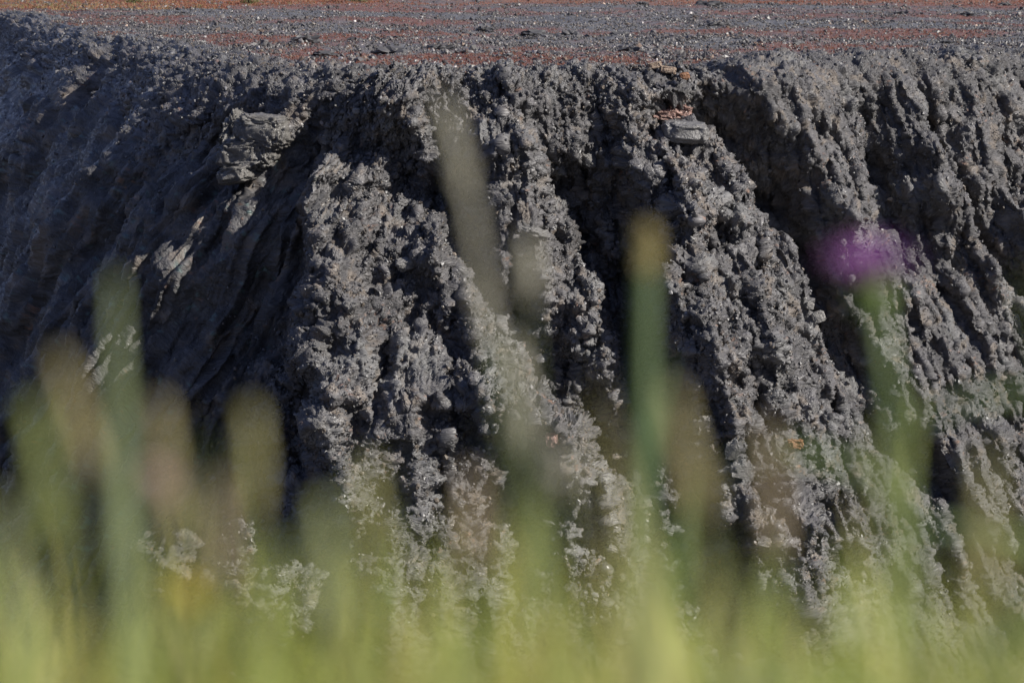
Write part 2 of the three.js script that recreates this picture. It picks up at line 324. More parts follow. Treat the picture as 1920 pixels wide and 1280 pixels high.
function scatter(name, geos, mat, list, label, category) {      // list of [x, y, z, size, r, g, b, tilt]
  const holder = new THREE.Group(); holder.name = name; holder.userData.kind = 'stuff';
  const r = rng(name.length * 77), by = geos.map(() => []);
  list.forEach((e, i) => by[i % geos.length].push(e));
  const c = new THREE.Color();
  geos.forEach((g, gi) => {
    const m = new THREE.InstancedMesh(g, mat, by[gi].length); m.name = name + '_batch'; m.castShadow = m.receiveShadow = true; m.userData.kind = 'stuff';
    by[gi].forEach((e, i) => {
      const t = e[7] ?? Math.PI; E4.set((r() - .5) * t, r() * TAU, (r() - .5) * t);
      M4.compose(V4.set(e[0], e[1], e[2]), Q4.setFromEuler(E4), S4.set(e[3] * (e[8] ?? 1), e[3], e[3])); m.setMatrixAt(i, M4); m.setColorAt(i, c.setRGB(e[4], e[5], e[6]));
    });
    holder.add(m);
  });
  if (label) tag(holder, label, category);
  scene.add(holder); return holder;
}
{
  const r = rng(5), list = [];
  while (list.length < 400000) {
    const i = Math.floor(r() * (NU - 1)), j = Math.floor(r() * (NV - 1)), k = j * NU + i, o = k * 3, cl = kindOf[k];
    const u = r(), w = r(), o1 = o + 3, o2 = o + NU * 3;
    const ex = P[o1] - P[o], ey = P[o1 + 1] - P[o + 1], ez = P[o1 + 2] - P[o + 2], fx = P[o2] - P[o], fy = P[o2 + 1] - P[o + 1], fz = P[o2 + 2] - P[o + 2];
    const area = Math.min(.006, Math.hypot(ey * fz - ez * fy, ez * fx - ex * fz, ex * fy - ey * fx)) / .0012;      // steep quads are larger: they get their share
    if (r() * 5 > area * (.05 + .95 * cl * (.25 + .75 * sstep(-.4, .4, n3b(P[o] * 1.7, P[o + 1] * 1.7, P[o + 2] * 1.7))))) continue;
    const sz = .006 + .014 * r() * r() + .022 * r() ** 6 + .05 * r() ** 30, v = .085 + .06 * r() * r() + (r() < .015 ? .12 : 0), q = r();
    list.push([P[o] + ex * u + fx * w + N0[o] * sz * .3, P[o + 1] + ey * u + fy * w + N0[o + 1] * sz * .3, P[o + 2] + ez * u + fz * w + N0[o + 2] * sz * .3, sz, v * (q > .85 ? 1.2 : 1), v * (q > .85 ? 1.0 : .97), v * (q > .85 ? .82 : .98)]);
  }
  scatter('clinker_crumbs', rocks, crumbMat, list, 'loose grey clinker crumbs strewn over the heap face', 'rubble');
}
// plateau sheet behind the rim
const PU = 760, PV = 300, pp = new Float32Array(PU * PV * 3), pn = new Float32Array(PU * PV * 3), pc = new Float32Array(PU * PV * 3), pu = new Float32Array(PU * PV * 2);
function redAt(x, z) {                                   // where the low red plants grow, 0 to 1
  const a = n3(x * .07 + 3, z * .055, 1) * .6 + n3(x * .22, z * .12, 5) * .45 + n3(x * .9, z * .35, 8) * .25;
  return sstep(-.3, .4, a + .35 * sstep(110, 160, -z) );
}
function plateauY(x, z) { return .09 * n3(x * .12, z * .07, 20) + .05 * n3(x * .5, z * .3, 30) + .06 * Math.max(0, n3(x * 1.2, z * .6, 33)) ** 2 - .02; }
for (let i = 0; i < PU; i++) {
  const s = -700 + 3300 * i / (PU - 1), rim = rimAt(s), dir = s - 960, d0 = Math.hypot(rim.x, rim.z) + .5;
  const ux = rim.x / (d0 - .5), uz = rim.z / (d0 - .5);
  for (let j = 0; j < PV; j++) {
    const inv = lerp(1 / d0, 1 / 900, j / (PV - 1)), D = 1 / inv, k = j * PU + i, x = ux * D, z = uz * D;
    const f = sstep(0, 2, D - d0), y = plateauY(x, z) * lerp(.3, 1, f) + .03 * f * n3(x * 4, z * 2, 3);
    pp.set([x, y - .06 * (1 - f), z], k * 3); pu.set([x, -z], k * 2);
    const red = redAt(x, z), g = n3(x * 5, z * 5, 2), v = .12 * (1 + .25 * g + .25 * n3b(x * .6, z * .6, 4));
    const far = sstep(125, 165, -z);
    pc.set([lerp(v, .185 + .06 * far, red * .8), lerp(v * .97, .076 + .03 * far, red * .85), lerp(v * .98, .05, red * .85)], k * 3);
  }
}
gridNormals(pp, PU, PV, pn); for (let i = 0; i < pn.length; i += 3) if (pn[i + 1] < 0) { pn[i] *= -1; pn[i + 1] *= -1; pn[i + 2] *= -1; }
const platGeo = new THREE.BufferGeometry();
platGeo.setAttribute('position', new THREE.BufferAttribute(pp, 3)); platGeo.setAttribute('normal', new THREE.BufferAttribute(pn, 3)); platGeo.setAttribute('color', new THREE.BufferAttribute(pc, 3)); platGeo.setAttribute('uv', new THREE.BufferAttribute(pu, 2));
{ const a = gridIndex(PU, PV); for (let i = 0; i < a.length; i += 3) { const t = a[i]; a[i] = a[i + 1]; a[i + 1] = t; } platGeo.setIndex(new THREE.BufferAttribute(a, 1)); }
const plateau = structure(mesh('plateau_ground', platGeo, slagMat));
tag(plateau, 'flat top of the slag heap with grey gravel and red patches', 'ground');
{
  const r = rng(9), list = [], red = [];
  while (list.length < 150000) {
    const s = -350 + 2650 * r(), rim = rimAt(s), d0 = Math.hypot(rim.x, rim.z) + .1, D = 1 / lerp(1 / d0, 1 / 260, r() ** 1.0), x = rim.x / d0 * D, z = rim.z / d0 * D;
    const m = redAt(x, z); if (r() < m * .6) continue;
    const cl = sstep(.2, .7, n3(x * .35, z * .22, 44)); if (r() > .35 + .65 * cl) continue;
    const sz = (.012 + .045 * r() ** 3 + .07 * r() ** 16 * (.3 + cl)) * (1 + .5 * sstep(70, 200, D)), v = .05 + .14 * r() * r() + (r() < .02 ? .25 : 0), w = r();
    list.push([x, plateauY(x, z) + sz * .25, z, sz, v * (w > .9 ? 1.35 : 1.06), v * .98, v * (w > .9 ? .75 : .95)]);
  }
  scatter('plateau_gravel', rocks, crumbMat, list, 'loose grey gravel covering the flat top of the heap', 'gravel');
}

// ------------------------------------------------------------------ rocks set into the heap face
const near = new Map();                                   // nearest surface vertex per 4-pixel cell
for (let k = 0; k < nV; k += 1) {
  const p = pix(P[k * 3], P[k * 3 + 1], P[k * 3 + 2]); if (p[0] < -40 || p[0] > 1960 || p[1] > 1300) continue;
  const key = Math.floor(p[0] / 4) * 4096 + Math.floor(p[1] / 4), e = near.get(key);
  if (!e || p[2] < e[1]) near.set(key, [k, p[2]]);
}
function surfaceAt(px, py) {
  const X = Math.floor(px / 4), Y = Math.floor(py / 4); let b = null;
  for (let r = 0; r < 5 && !b; r++) for (let i = -r; i <= r; i++) for (let j = -r; j <= r; j++) { const e = near.get((X + i) * 4096 + Y + j); if (e && (!b || e[1] < b[1])) b = e; }
  const k = b ? b[0] : 0;
  return { p: new THREE.Vector3(P[k * 3], P[k * 3 + 1], P[k * 3 + 2]), n: new THREE.Vector3(N0[k * 3], N0[k * 3 + 1], N0[k * 3 + 2]), d: b ? b[1] : 50 };
}
const rockMats = [[.1, .097, .098], [.13, .125, .12], [.16, .14, .125], [.085, .083, .087]].map((c) => new THREE.MeshStandardMaterial({ color: new THREE.Color().setRGB(...c), roughness: .6, roughnessMap: glossMap, bumpMap: gritMap, bumpScale: .012 }));
const bigRocks = [0, 1, 2, 3, 4].map((i) => rockGeo(300 + i, 4, 1, .6 + .1 * (i % 3), .8, .6, 1));
{
  const r = rng(31); let n = 0;
  while (n < 170) {
    const px = 480 + 1440 * r(), py = 150 + 850 * r(), q = surfaceAt(px, py), sz = .035 + .055 * r() * r();
    const m = mesh('rock', bigRocks[n % 5], rockMats[Math.floor(r() * 4)], heap);
    m.position.copy(q.p).addScaledVector(q.n, sz * .2); m.rotation.set(r() * 6, r() * 6, r() * 6); m.scale.set(sz * (1 + .5 * r()), sz, sz); n++;
  }
}
// poured blocks: a rounded box, wrinkled like cooled crust
function blockGeo(seed, w, h, d, power = .55, wrinkle = .06, rough = .1) {
  let g = new THREE.IcosahedronGeometry(1, 17); g.deleteAttribute('uv'); g.deleteAttribute('normal'); g = mergeVertices(g, 1e-4);
  const p = g.attributes.position, v = new THREE.Vector3(), uv = new Float32Array(p.count * 2);
  for (let i = 0; i < p.count; i++) {
    v.fromBufferAttribute(p, i).normalize();
    const f = 1 + rough * n3(v.x * 1.6 + seed, v.y * 1.6, v.z * 1.6) + wrinkle * .8 * (.35 - Math.abs(n3(v.x * 2.2 + seed + v.y, v.y * 4, v.z * 4))) + wrinkle * .7 * n3(v.x * 6, v.y * 7 + seed, v.z * 6) + wrinkle * .35 * n3(v.x * 17, v.y * 19, v.z * 17 + seed);
    const e = (t) => Math.sign(t) * Math.abs(t) ** power;
    p.setXYZ(i, e(v.x) * f * w / 2, e(v.y) * f * h / 2, e(v.z) * f * d / 2); uv[i * 2] = p.getX(i) + p.getZ(i) * .6; uv[i * 2 + 1] = p.getY(i) + p.getZ(i) * .4;
  }
  g.setAttribute('uv', new THREE.BufferAttribute(uv, 2)); g.computeVertexNormals(); return g;
}
const stoneMat = (r, g, b, rough = .6) => new THREE.MeshStandardMaterial({ color: new THREE.Color().setRGB(r, g, b), roughness: rough, roughnessMap: glossMap, bumpMap: gritMap, bumpScale: .014 });
const blockMat = stoneMat(.135, .128, .12), pinkMat = stoneMat(.3, .185, .155), tanMat = stoneMat(.3, .22, .16), paleMat = stoneMat(.26, .25, .235), rustMat = stoneMat(.27, .13, .065);
function block(name, px, py, pw, ph, mat, label, category, o = {}) {   // pixel centre and size
  const q = surfaceAt(px, py), k = q.d / FOCAL, m = mesh(name, blockGeo(px, pw * k, ph * k, (o.deep ?? .8) * pw * k, o.power, o.wrinkle, o.rough), mat);
  
  let far = 1e9; for (const i of [-.35, 0, .35]) for (const j of [-.3, 0, .3]) far = Math.min(far, surfaceAt(px + i * pw, py + j * ph).d);     // stand proud of the lumps around it
  m.position.set(0, EYE, 0).addScaledVector(ray(px, py), far + .2 * (o.deep ?? .8) * pw * k - (o.lift ?? 0)); m.rotation.set(o.rx ?? 0, o.ry ?? 0, (o.tilt ?? 0) * Math.PI / 180);
  return tag(m, label, category, o.group);
}
block('slag_block', 497, 246, 95, 58, blockMat, 'barrel-shaped wrinkled slag block, topmost in the stack on the dark flank', 'slag block', { lift: .05, deep: 1.0, tilt: -6, ry: -.25, wrinkle: .12 });
block('slag_block', 470, 288, 104, 62, blockMat, 'hunched wrinkled slag block in the middle of the stack on the dark flank', 'slag block', { lift: .1, deep: 1.2, tilt: 8, ry: -.2, wrinkle: .12 });
block('slag_block', 456, 325, 66, 34, blockMat, 'small slag block with pale edge, lowest of the stack on the dark flank', 'slag block', { lift: .1, deep: 1.8, tilt: 14, ry: -.4 });
block('slag_block', 440, 250, 44, 74, blockMat, 'upright ragged slag plate at the left of the block stack', 'slag block', { out: .4, deep: 1.8, tilt: -18, power: .7, rough: .3, wrinkle: .2 });
block('slag_log', 1284, 247, 84, 40, stoneMat(.15, .145, .143, .5), 'smooth log-shaped slag block under the cavity near the rim', 'slag block', { out: .4, deep: 1.2, tilt: -3, wrinkle: .04, power: .5 });
block('pink_stone', 1246, 215, 36, 18, pinkMat, 'flat pinkish stone at the left of the small cavity', 'stone', { tilt: 4, lift: -.12, rough: .35, wrinkle: .2 });
block('pink_stone', 1272, 207, 40, 24, pinkMat, 'lumpy pinkish stone inside the cavity above the smooth log-shaped block', 'stone', { tilt: -14, lift: -.12, rough: .35, wrinkle: .25 });
block('tan_stone', 1228, 122, 26, 12, tanMat, 'pale tan slab on the rim left of the notch', 'stone', { tilt: 12, power: .4 });
block('tan_stone', 1253, 131, 30, 13, tanMat, 'tan slab beside the rim notch, lower of the pair', 'stone', { tilt: -8, power: .4 });
block('rust_stone', 1284, 143, 18, 14, rustMat, 'rust-orange stone in the notch of the rim', 'stone', { tilt: 10 });
block('pale_stone', 1535, 594, 24, 20, paleMat, 'pale angular stone on the edge of the main ridge', 'stone', { tilt: 20, power: .4, out: .1 });
block('pale_stone', 1519, 573, 15, 13, paleMat, 'smaller pale stone just above the angular one on the ridge edge', 'stone', { tilt: -12, power: .45, out: .08 });
block('pink_stone', 1036, 824, 22, 26, pinkMat, 'small salmon-coloured stone on the lower shelf', 'stone', { tilt: 10, out: .1, rough: .3 });
block('rust_stone', 1492, 832, 26, 16, rustMat, 'rusty stone in the dark pocket of the lower mound', 'stone', { out: .1, rough: .3 });
block('pale_stone', 668, 208, 14, 11, paleMat, 'small pale stone below the knob at the top of the heap', 'stone', { out: .05 });
for (const [x, y, w, h, t, l] of [[1322, 795, 34, 28, 18, 'angular dark slab low on the lower mound, nearest its left edge'], [1372, 842, 30, 44, -24, 'tall tilted slab on the lower mound'], [1515, 770, 34, 22, 28, 'tilted wedge-shaped slab at the right of the lower mound'], [1385, 880, 40, 34, 12, 'broad pale-topped slab at the foot of the lower mound'], [1440, 770, 28, 24, -10, 'squarish slab halfway up the lower mound'], [760, 490, 44, 28, 4, 'flat-topped slab below the dark alcove'], [655, 575, 30, 20, 15, 'flat grey slab in the crumbly left buttress'], [600, 650, 26, 16, -12, 'small pale slab low on the crumbly left buttress'], [1100, 300, 30, 22, -20, 'rounded slab above the central dark gully'], [1000, 437, 46, 20, -6, 'flat pale slab on the central ridge']])
{
    const q = surfaceAt(x, y), k = q.d / FOCAL, m = mesh('slag_slab', rockGeo(700 + x, 6, 1, .9, .8, .3, 1), rockMats[1 + (w % 2)]);
    m.position.copy(q.p); m.position.z += .06; m.scale.set(w * k * .6, h * k * .6, w * k * .5); m.rotation.set(0, .3, t * Math.PI / 180); tag(m, l, 'slag slab'); m.userData.kind = 'thing';
  }
console.log('blocks done');

// ------------------------------------------------------------------ the flat top: lumps, red plants, far shrubs and dry grass
const lumpMats = [[.045, .044, .047], [.075, .072, .074]].map((c) => new THREE.MeshStandardMaterial({ color: new THREE.Color().setRGB(...c), roughness: .6 }));
const lumpGeos = [0, 1, 2, 3, 4, 5].map((i) => rockGeo(500 + i, 4, 1, .42 + .06 * (i % 3), .7, .6, .5));
{
  const r = rng(41), spots = [[735, 97, 62], [822, 90, 50], [570, 82, 56], [606, 99, 44], [1120, 99, 40], [1160, 64, 42], [905, 58, 36], [1000, 62, 52], [1070, 63, 34], [1180, 98, 46], [1345, 48, 40], [1460, 37, 18], [1330, 13, 44], [1885, 13, 22], [1690, 24, 30], [1815, 31, 30], [1440, 60, 14], [1775, 80, 24], [1620, 72, 16], [1205, 12, 20], [690, 50, 14], [880, 66, 26], [345, 25, 14], [230, 23, 16], [560, 33, 30], [1500, 84, 24], [1425, 58, 12]];
  const said = ['longest flat dark lump near the rim, left of the middle', 'flat dark lump right beside the longest one near the rim', 'low dark lump with a pale stick before it, left of the middle', 'low grey-topped lump nearest the curve of the rim', 'small blocky dark lump near the rim, right of the middle', 'wedge-shaped dark lump halfway back on the flat top', 'low lump halfway back, left of the middle', 'broad flat lump halfway back, in the middle', 'narrow lump between the broad flat one and the wedge-shaped one', 'ragged lump beside the blocky one near the rim', 'long low lump halfway back on the right', 'small dark lump before the long red strip', 'long dark lump at the far right back', 'tall dark lump farthest to the right'];
  while (spots.length < 90) { const y = 6 + 112 * r() ** .8; spots.push([60 + 1860 * r(), y, (8 + 18 * r() * r()) * (.45 + y / 200)]); }
  for (const [n, [px, py, w]] of spots.entries()) {
    const q = ray(px, py), k = -EYE / q.y, x = q.x * k, z = q.z * k, rim = rimAt(px);
    if (-z < -rim.z + .3) continue;
    const sz = w * -z / FOCAL / 2, m = mesh('slag_lump', lumpGeos[Math.floor(r() * 6)], lumpMats[r() < .6 ? 0 : 1]);
    m.position.set(x, plateauY(x, z) + sz * .08, z); m.rotation.y = r() * .8 - .4 + (r() < .5 ? Math.PI : 0); m.scale.set(sz * 1.15, sz * (.7 + .5 * r()), sz);
    tag(m, said[n] ?? 'small dark clinker lump lying among the gravel on the flat top', 'slag lump', 'clinker lumps on the flat top');
  }
}
function bladeStrip(len, width, bend, seg = 4, tip = .06, fold = 0) {   // one blade: upright strip that tapers and bends over
  const pos = [], idx = [], nor = [];
  for (let i = 0; i <= seg; i++) {
    const t = i / seg, w = width / 2 * (1 - t ** 2.2 * (1 - tip)) * (.65 + .35 * Math.min(1, t * 5)), y = len * (t - .18 * bend * t * t * t), z = len * bend * .55 * t * t;
    pos.push(-w, y, z, 0, y, z + fold * w, w, y, z); for (let c = 0; c < 3; c++) nor.push(0, .3, 1);
    if (i) { const a = (i - 1) * 3, b = i * 3; idx.push(a, a + 1, b, b, a + 1, b + 1, a + 1, a + 2, b + 1, b + 1, a + 2, b + 2); }
  }
  const g = new THREE.BufferGeometry(); g.setAttribute('position', new THREE.Float32BufferAttribute(pos, 3)); g.setIndex(idx); g.computeVertexNormals(); return g;
}
function tuft(seed, n, len, width, spread) { const r = rng(seed), a = []; for (let i = 0; i < n; i++) { const g = bladeStrip(len * (.6 + .4 * r()), width, .3 + .9 * r(), 3); g.rotateY(r() * TAU); g.translate((r() - .5) * spread, 0, (r() - .5) * spread); a.push(g); } return mergeGeometries(a); }
const leafy = (o = {}) => new THREE.MeshPhysicalMaterial({ color: 0xffffff, roughness: .85, transmission: .4, thickness: 0, side: THREE.DoubleSide, ...o });
const tuftMat = leafy();
{
  const r = rng(51), red = [], dry = [], geos = [tuft(1, 7, 1, .16, .9), tuft(2, 8, 1, .14, 1), tuft(3, 6, 1, .2, .8)];
  while (red.length < 45000) {
    const s = -300 + 2600 * r(), rim = rimAt(s), d0 = Math.hypot(rim.x, rim.z) + .4, D = 1 / lerp(1 / d0, 1 / 190, r()), x = rim.x / d0 * D, z = rim.z / d0 * D;
    if (r() > redAt(x, z) ** 2) continue;
    const t = r(), far = sstep(120, 160, D); red.push([x, plateauY(x, z) - .005, z, .035 + .04 * r() + .05 * far, lerp(.2, .28, t) + .06 * far, lerp(.07, .14, t * t) + .02 * far, lerp(.055, .07, t), .3]);
  }
  scatter('red_ground_cover', geos, tuftMat, red, 'low red plants growing in patches on the gravel top', 'ground cover');
  while (dry.length < 7000) {
    const s = -250 + 980 * r(), D = 126 + 60 * r() * r() + (s > 430 ? 18 : 0), u = (s - 960) / FOCAL, x = u * D, z = -D; if (-z < -rimAt(s).z + 2) continue;
    const t = r(), g = r() < lerp(.25, .05, sstep(100, 420, s)), o = r() < lerp(.4, .9, sstep(100, 420, s)); dry.push([x, plateauY(x, z), z, .07 + .11 * r(), g ? .2 : o ? .33 : lerp(.36, .42, t), g ? .2 : o ? lerp(.1, .15, t) : lerp(.21, .28, t), g ? .07 : o ? .065 : .12, .3]);
  }
  scatter('dry_grass', geos, tuftMat, dry, 'straw-coloured dry grass at the far edge of the flat top', 'grass');
}
function shrub(px, D, w, h, seed, label) {
  const r = rng(seed), u = (px - 960) / FOCAL, o = new THREE.Group(); o.name = numbered('shrub'); o.position.set(u * D, 0, -D); scene.add(o); tag(o, label, 'shrub', 'shrubs behind the flat top');
  const stems = []; for (let i = 0; i < 6; i++) { const a = r() * TAU, c = new THREE.QuadraticBezierCurve3(new THREE.Vector3(), new THREE.Vector3(Math.cos(a) * w * .1, h * .4, Math.sin(a) * w * .1), new THREE.Vector3(Math.cos(a) * w * .35, h * .8, Math.sin(a) * w * .35)); stems.push(new THREE.TubeGeometry(c, 5, .02, 5)); }
  mesh('trunk', mergeGeometries(stems), stoneMat(.12, .09, .06), o);
  const leaves = []; for (let i = 0; i < 1500; i++) { const a = r() * TAU, e = r() ** .4, t = r(), rad = w / 2 * e * Math.sin(Math.PI * (.15 + .75 * t)) * (1 + .3 * n3(Math.cos(a), Math.sin(a), seed + t * 3)), g = bladeStrip(.09, .05, .4, 2); g.rotateX((r() - .5) * 2.6); g.rotateY(r() * TAU); g.translate(Math.cos(a) * rad, h * t, Math.sin(a) * rad); leaves.push(g); }
  mesh('crown', mergeGeometries(leaves), leafy({ color: new THREE.Color().setRGB(.17, .18, .05) }), o);
}
shrub(255, 146, 1.5, 1.2, 61, 'olive green shrub at the far edge, leftmost of the three');
shrub(470, 146, 1.7, 1.3, 62, 'olive green shrub at the far edge, middle of the three');
shrub(676, 152, 2.0, 1.3, 63, 'yellowish green shrub at the far edge, rightmost of the three');
// pit floor and the wide ground behind everything
{
  const g = new THREE.PlaneGeometry(3000, 3000, 40, 40); g.rotateX(-Math.PI / 2); const m = structure(mesh('pit_floor', g, stoneMat(.1, .095, .09))); m.position.y = -11.6;
  tag(m, 'dark ground at the foot of the heap', 'ground');
  const q = surfaceAt(1152, 872), o = new THREE.Group(); o.name = numbered('grass_tuft'); o.position.copy(q.p); scene.add(o); tag(o, 'small dry grass tuft on the edge of the lower shelf', 'grass tuft');
  const r = rng(71); for (let i = 0; i < 9; i++) { const b = mesh('leaf', bladeStrip(.12 + .14 * r(), .008, .2 + .7 * r(), 4), leafy({ color: new THREE.Color().setRGB(.36, .26 + .06 * r(), .1) }), o); b.rotation.y = r() * TAU; }
}
console.log('top done');

// ------------------------------------------------------------------ the grassy bank in front of the viewer
const bankY = (x, z) => EYE - .45 + .215 * z + .015 * n3(x * 3, z * 3, 4) - 3.5 * Math.max(0, -z - 2.9) ** 1.5;
{
  const nu = 60, nv = 60, g = new THREE.PlaneGeometry(12, 8, nu, nv), p = g.attributes.position; g.rotateX(-Math.PI / 2); g.translate(0, 0, -1.2);
  for (let i = 0; i < p.count; i++) p.setY(i, Math.max(-12.5, bankY(p.getX(i), p.getZ(i)))); g.computeVertexNormals();
  const m = structure(mesh('grassy_bank', g, stoneMat(.12, .1, .06))); tag(m, 'soil of the grassy bank in the foreground', 'bank');
  const r = rng(81), list = [], geos = []; for (let i = 0; i < 8; i++) geos.push(bladeStrip(1, .011 + .006 * r(), .15 + .9 * r() ** 1.5, 6, .08, .3));
  while (list.length < 17000) {
    const z = -.72 - 1.6 * r() ** .9, x = (r() - .5) * (1.2 + 1.1 * -z), t = r(), u = r();
    const cl = n3(x * 7, z * 4, 60) + .5 * n3(x * 17, z * 9, 61); if (r() < sstep(.1, -.9, cl) * .75) continue;
    const h = .444 + .022 * cl + .055 * (r() + r() + r() - 1.5) + (r() < .08 ? .1 * r() : 0), hue = n3(x * 6 + 9, z * 4, 70);
    const c = u < .5 ? [lerp(.22, .3, t), lerp(.28, .37, t), lerp(.035, .06, t)] : u < .78 ? [lerp(.36, .44, t), lerp(.36, .42, t), .075] : u < .93 ? [.53, .5, .22] : [.38, .3, .12];
    list.push([x, bankY(x, z), z, h, 1.14 * c[0] * (1 + .25 * hue), 1.1 * c[1] * (1 + .08 * hue), c[2] * (1 - .1 * hue), .95]);
  }
  for (let i = 0; i < 520; i++) {                         // broader leaves and straws nearest the viewer
    const z = -.62 - .8 * r(), x = (r() - .5) * (1.0 + 1.1 * -z), t = r(), u = r(), h = .4 + .1 * r();
    const c = u < .35 ? [.1, .17, .03] : u < .6 ? [.3, .38, .06] : u < .8 ? [.55, .52, .26] : u < .92 ? [.34, .28, .1] : [.5, .5, .1];
    list.push([x, bankY(x, z), z, h * .97, c[0], c[1], c[2], 1.1, 1.5 + 1.5 * t]);
  }
  // the open flowers stand in small gaps of the grass
  for (let i = list.length - 1; i >= 0; i--) { const e = list[i]; if (e[2] < -1.42) continue; const p = pix(e[0], e[1] + e[3] * .9, e[2]); if (Math.abs(p[0] - 352) < 75 || Math.abs(p[0] - 1600) < 75) list.splice(i, 1); }
  const o = scatter('meadow_grass', geos, leafy({ roughness: .6 }), list, 'dense blurred green grass along the bottom', 'grass');
}
// single stalks: a Group at the foot, the tip where the photograph shows it
function greenMat(r, g, b, o) { return leafy({ color: new THREE.Color().setRGB(r, g, b), roughness: .6, ...o }); }
const stemMat = greenMat(.16, .2, .06);
function stalk(name, px, py, dist, footPx, label, category) {            // footPx: column where the stalk leaves the bottom of the photograph
  const tip = at(px, py, dist), low = at(footPx, 1280, dist), dir = low.clone().sub(tip), foot = tip.clone();
  let t = 1; for (let i = 0; i < 200; i++) { t = i * .02 + .3; foot.copy(tip).addScaledVector(dir, t); if (foot.y < bankY(foot.x, foot.z)) break; }
  const o = new THREE.Group(); o.name = numbered(name); o.position.copy(foot); scene.add(o); tag(o, label, category);
  o.userData.group = undefined; delete o.userData.group;
  const end = tip.clone().sub(foot), side = new THREE.Vector3(end.x * -.25 + .01, 0, .02);
  const path = new THREE.QuadraticBezierCurve3(new THREE.Vector3(), end.clone().multiplyScalar(.5).add(side), end);
  return { o, path, len: end.length(), unit: dist / FOCAL };
}
function stem(k, radius, to = 1, mat = stemMat) { const pts = []; for (let i = 0; i <= 14; i++) pts.push(k.path.getPoint(i / 14 * to)); return mesh('stem', new THREE.TubeGeometry(new THREE.CatmullRomCurve3(pts), 20, radius, 6), mat, k.o); }
function seed(r, l, w) { const g = new THREE.SphereGeometry(1, 6, 5); g.scale(w, l, w); return g; }
function head(k, from, to, width, mat, n, rnd, open = .3, name = 'seed_head', sl = .006) {    // many spikelets set round the end of the stalk
  const a = [], up = new THREE.Vector3(0, 1, 0), q = new THREE.Quaternion();
  for (let i = 0; i < n; i++) {
    const t = i / n, p = k.path.getPoint(lerp(from, to, t)), d = k.path.getTangent(lerp(from, to, t)), ang = i * 2.4, prof = Math.min(1, .35 + t * 3) * (1 - t) ** .5 * (.7 + .5 * n3(t * 4, width * 900, from * 50)), rad = width / 2 * prof * (.2 + .95 * rnd());
    const g = seed(0, sl * (.8 + .5 * rnd()), sl * .38); g.rotateX(open); g.rotateY(ang); q.setFromUnitVectors(up, d); g.applyQuaternion(q);
    const off = new THREE.Vector3(Math.sin(ang) * rad, 0, Math.cos(ang) * rad).applyQuaternion(q); g.translate(p.x + off.x, p.y + off.y, p.z + off.z); a.push(g);
  }
  return mesh(name, mergeGeometries(a), mat, k.o);
}
function leaf(k, t, len, width, angle, lean, mat, bend = .8) { const m = mesh('leaf', bladeStrip(len, width, bend, 8, .05, .4), mat, k.o); m.position.copy(k.path.getPoint(t)); m.rotation.set(lean, angle, 0, 'YXZ'); return m; }
const rr = rng(91), cream = greenMat(.5, .47, .36), tan = greenMat(.46, .4, .17), olive = greenMat(.4, .37, .13), pinkish = greenMat(.42, .33, .19), lime = greenMat(.34, .39, .11), pale = greenMat(.44, .48, .22), deep = greenMat(.13, .2, .05), grey = greenMat(.3, .36, .17);
// seed-bearing grasses: [tip column, row, distance, column at the bottom, length of the head in px, width in px, material, count, label]
for (const [px, py, D0_, foot, hl, hw, mat, n, label, thick] of [
  [832, 190, 1.9, 985, 175, 34, cream, 130, 'tall pale feathery grass head, highest of all in front of the heap'],
  [880, 375, 1.8, 960, 260, 26, cream, 90, 'thin grey feathery grass stalk just below the highest one', 0],
  [985, 450, 2.0, 1010, 110, 44, cream, 80, 'short cream grass head right of the tall feathery one', 0],
  [962, 640, 1.8, 1000, 190, 40, cream, 110, 'cream grass head in the middle, over the light shelf of slag', 0],
  [1052, 840, 1.6, 1060, 70, 50, cream, 60, 'small round cream grass head low in the middle', 0],
  [112, 680, 1.5, 230, 200, 40, tan, 150, 'tan leaning grass head second from the left edge'],
  [62, 770, 1.4, 110, 260, 44, lime, 150, 'yellow-green bushy grass head near the left edge'],
  [300, 760, 1.6, 330, 230, 46, tan, 150, 'tan grass head beside the broad tall leaf', 0],
  [470, 775, 1.5, 462, 190, 44, olive, 170, 'olive tan grass head standing alone before the dark flank'],
  [408, 910, 1.5, 402, 170, 42, pinkish, 150, 'pinkish brown grass head left of the olive one'],
  [1262, 745, 1.4, 1330, 210, 56, tan, 190, 'broad golden grass head right of the button-topped stem'],
  [1438, 810, 1.6, 1450, 220, 40, pinkish, 150, 'brownish grass head below the lower mound'],
  [1640, 825, 1.5, 1690, 150, 50, lime, 150, 'yellow-green grass head under the thistle'],
  [1848, 865, 1.4, 1830, 230, 54, olive, 190, 'olive brown grass head near the right edge'],
  [602, 950, 1.5, 612, 220, 40, pale, 150, 'pale green grass head left of the middle, just above the grass'],
  [880, 900, 1.5, 870, 150, 40, pinkish, 110, 'faint brown grass head low, left of the cream ones', 0],
  [690, 880, 1.6, 700, 160, 30, olive, 90, 'thin olive grass head over the foot of the buttress', 0],
]) {
  const D = D0_ * .86, k = stalk('grass_stalk', px, py, D, foot, label, 'grass stalk'), u = k.unit, f = 1 - hl * u / k.len;
  stem(k, thick === 0 ? .0009 : .0014); head(k, f, 1, hw * u, mat, Math.round(n * .45), rr, .35, 'seed_head', 10 * u > .004 ? .0055 : .005);
  leaf(k, .35, k.len * .5, .007, rr() * TAU, .25, lime); leaf(k, .2, k.len * .45, .008, rr() * TAU, .3, deep);
}
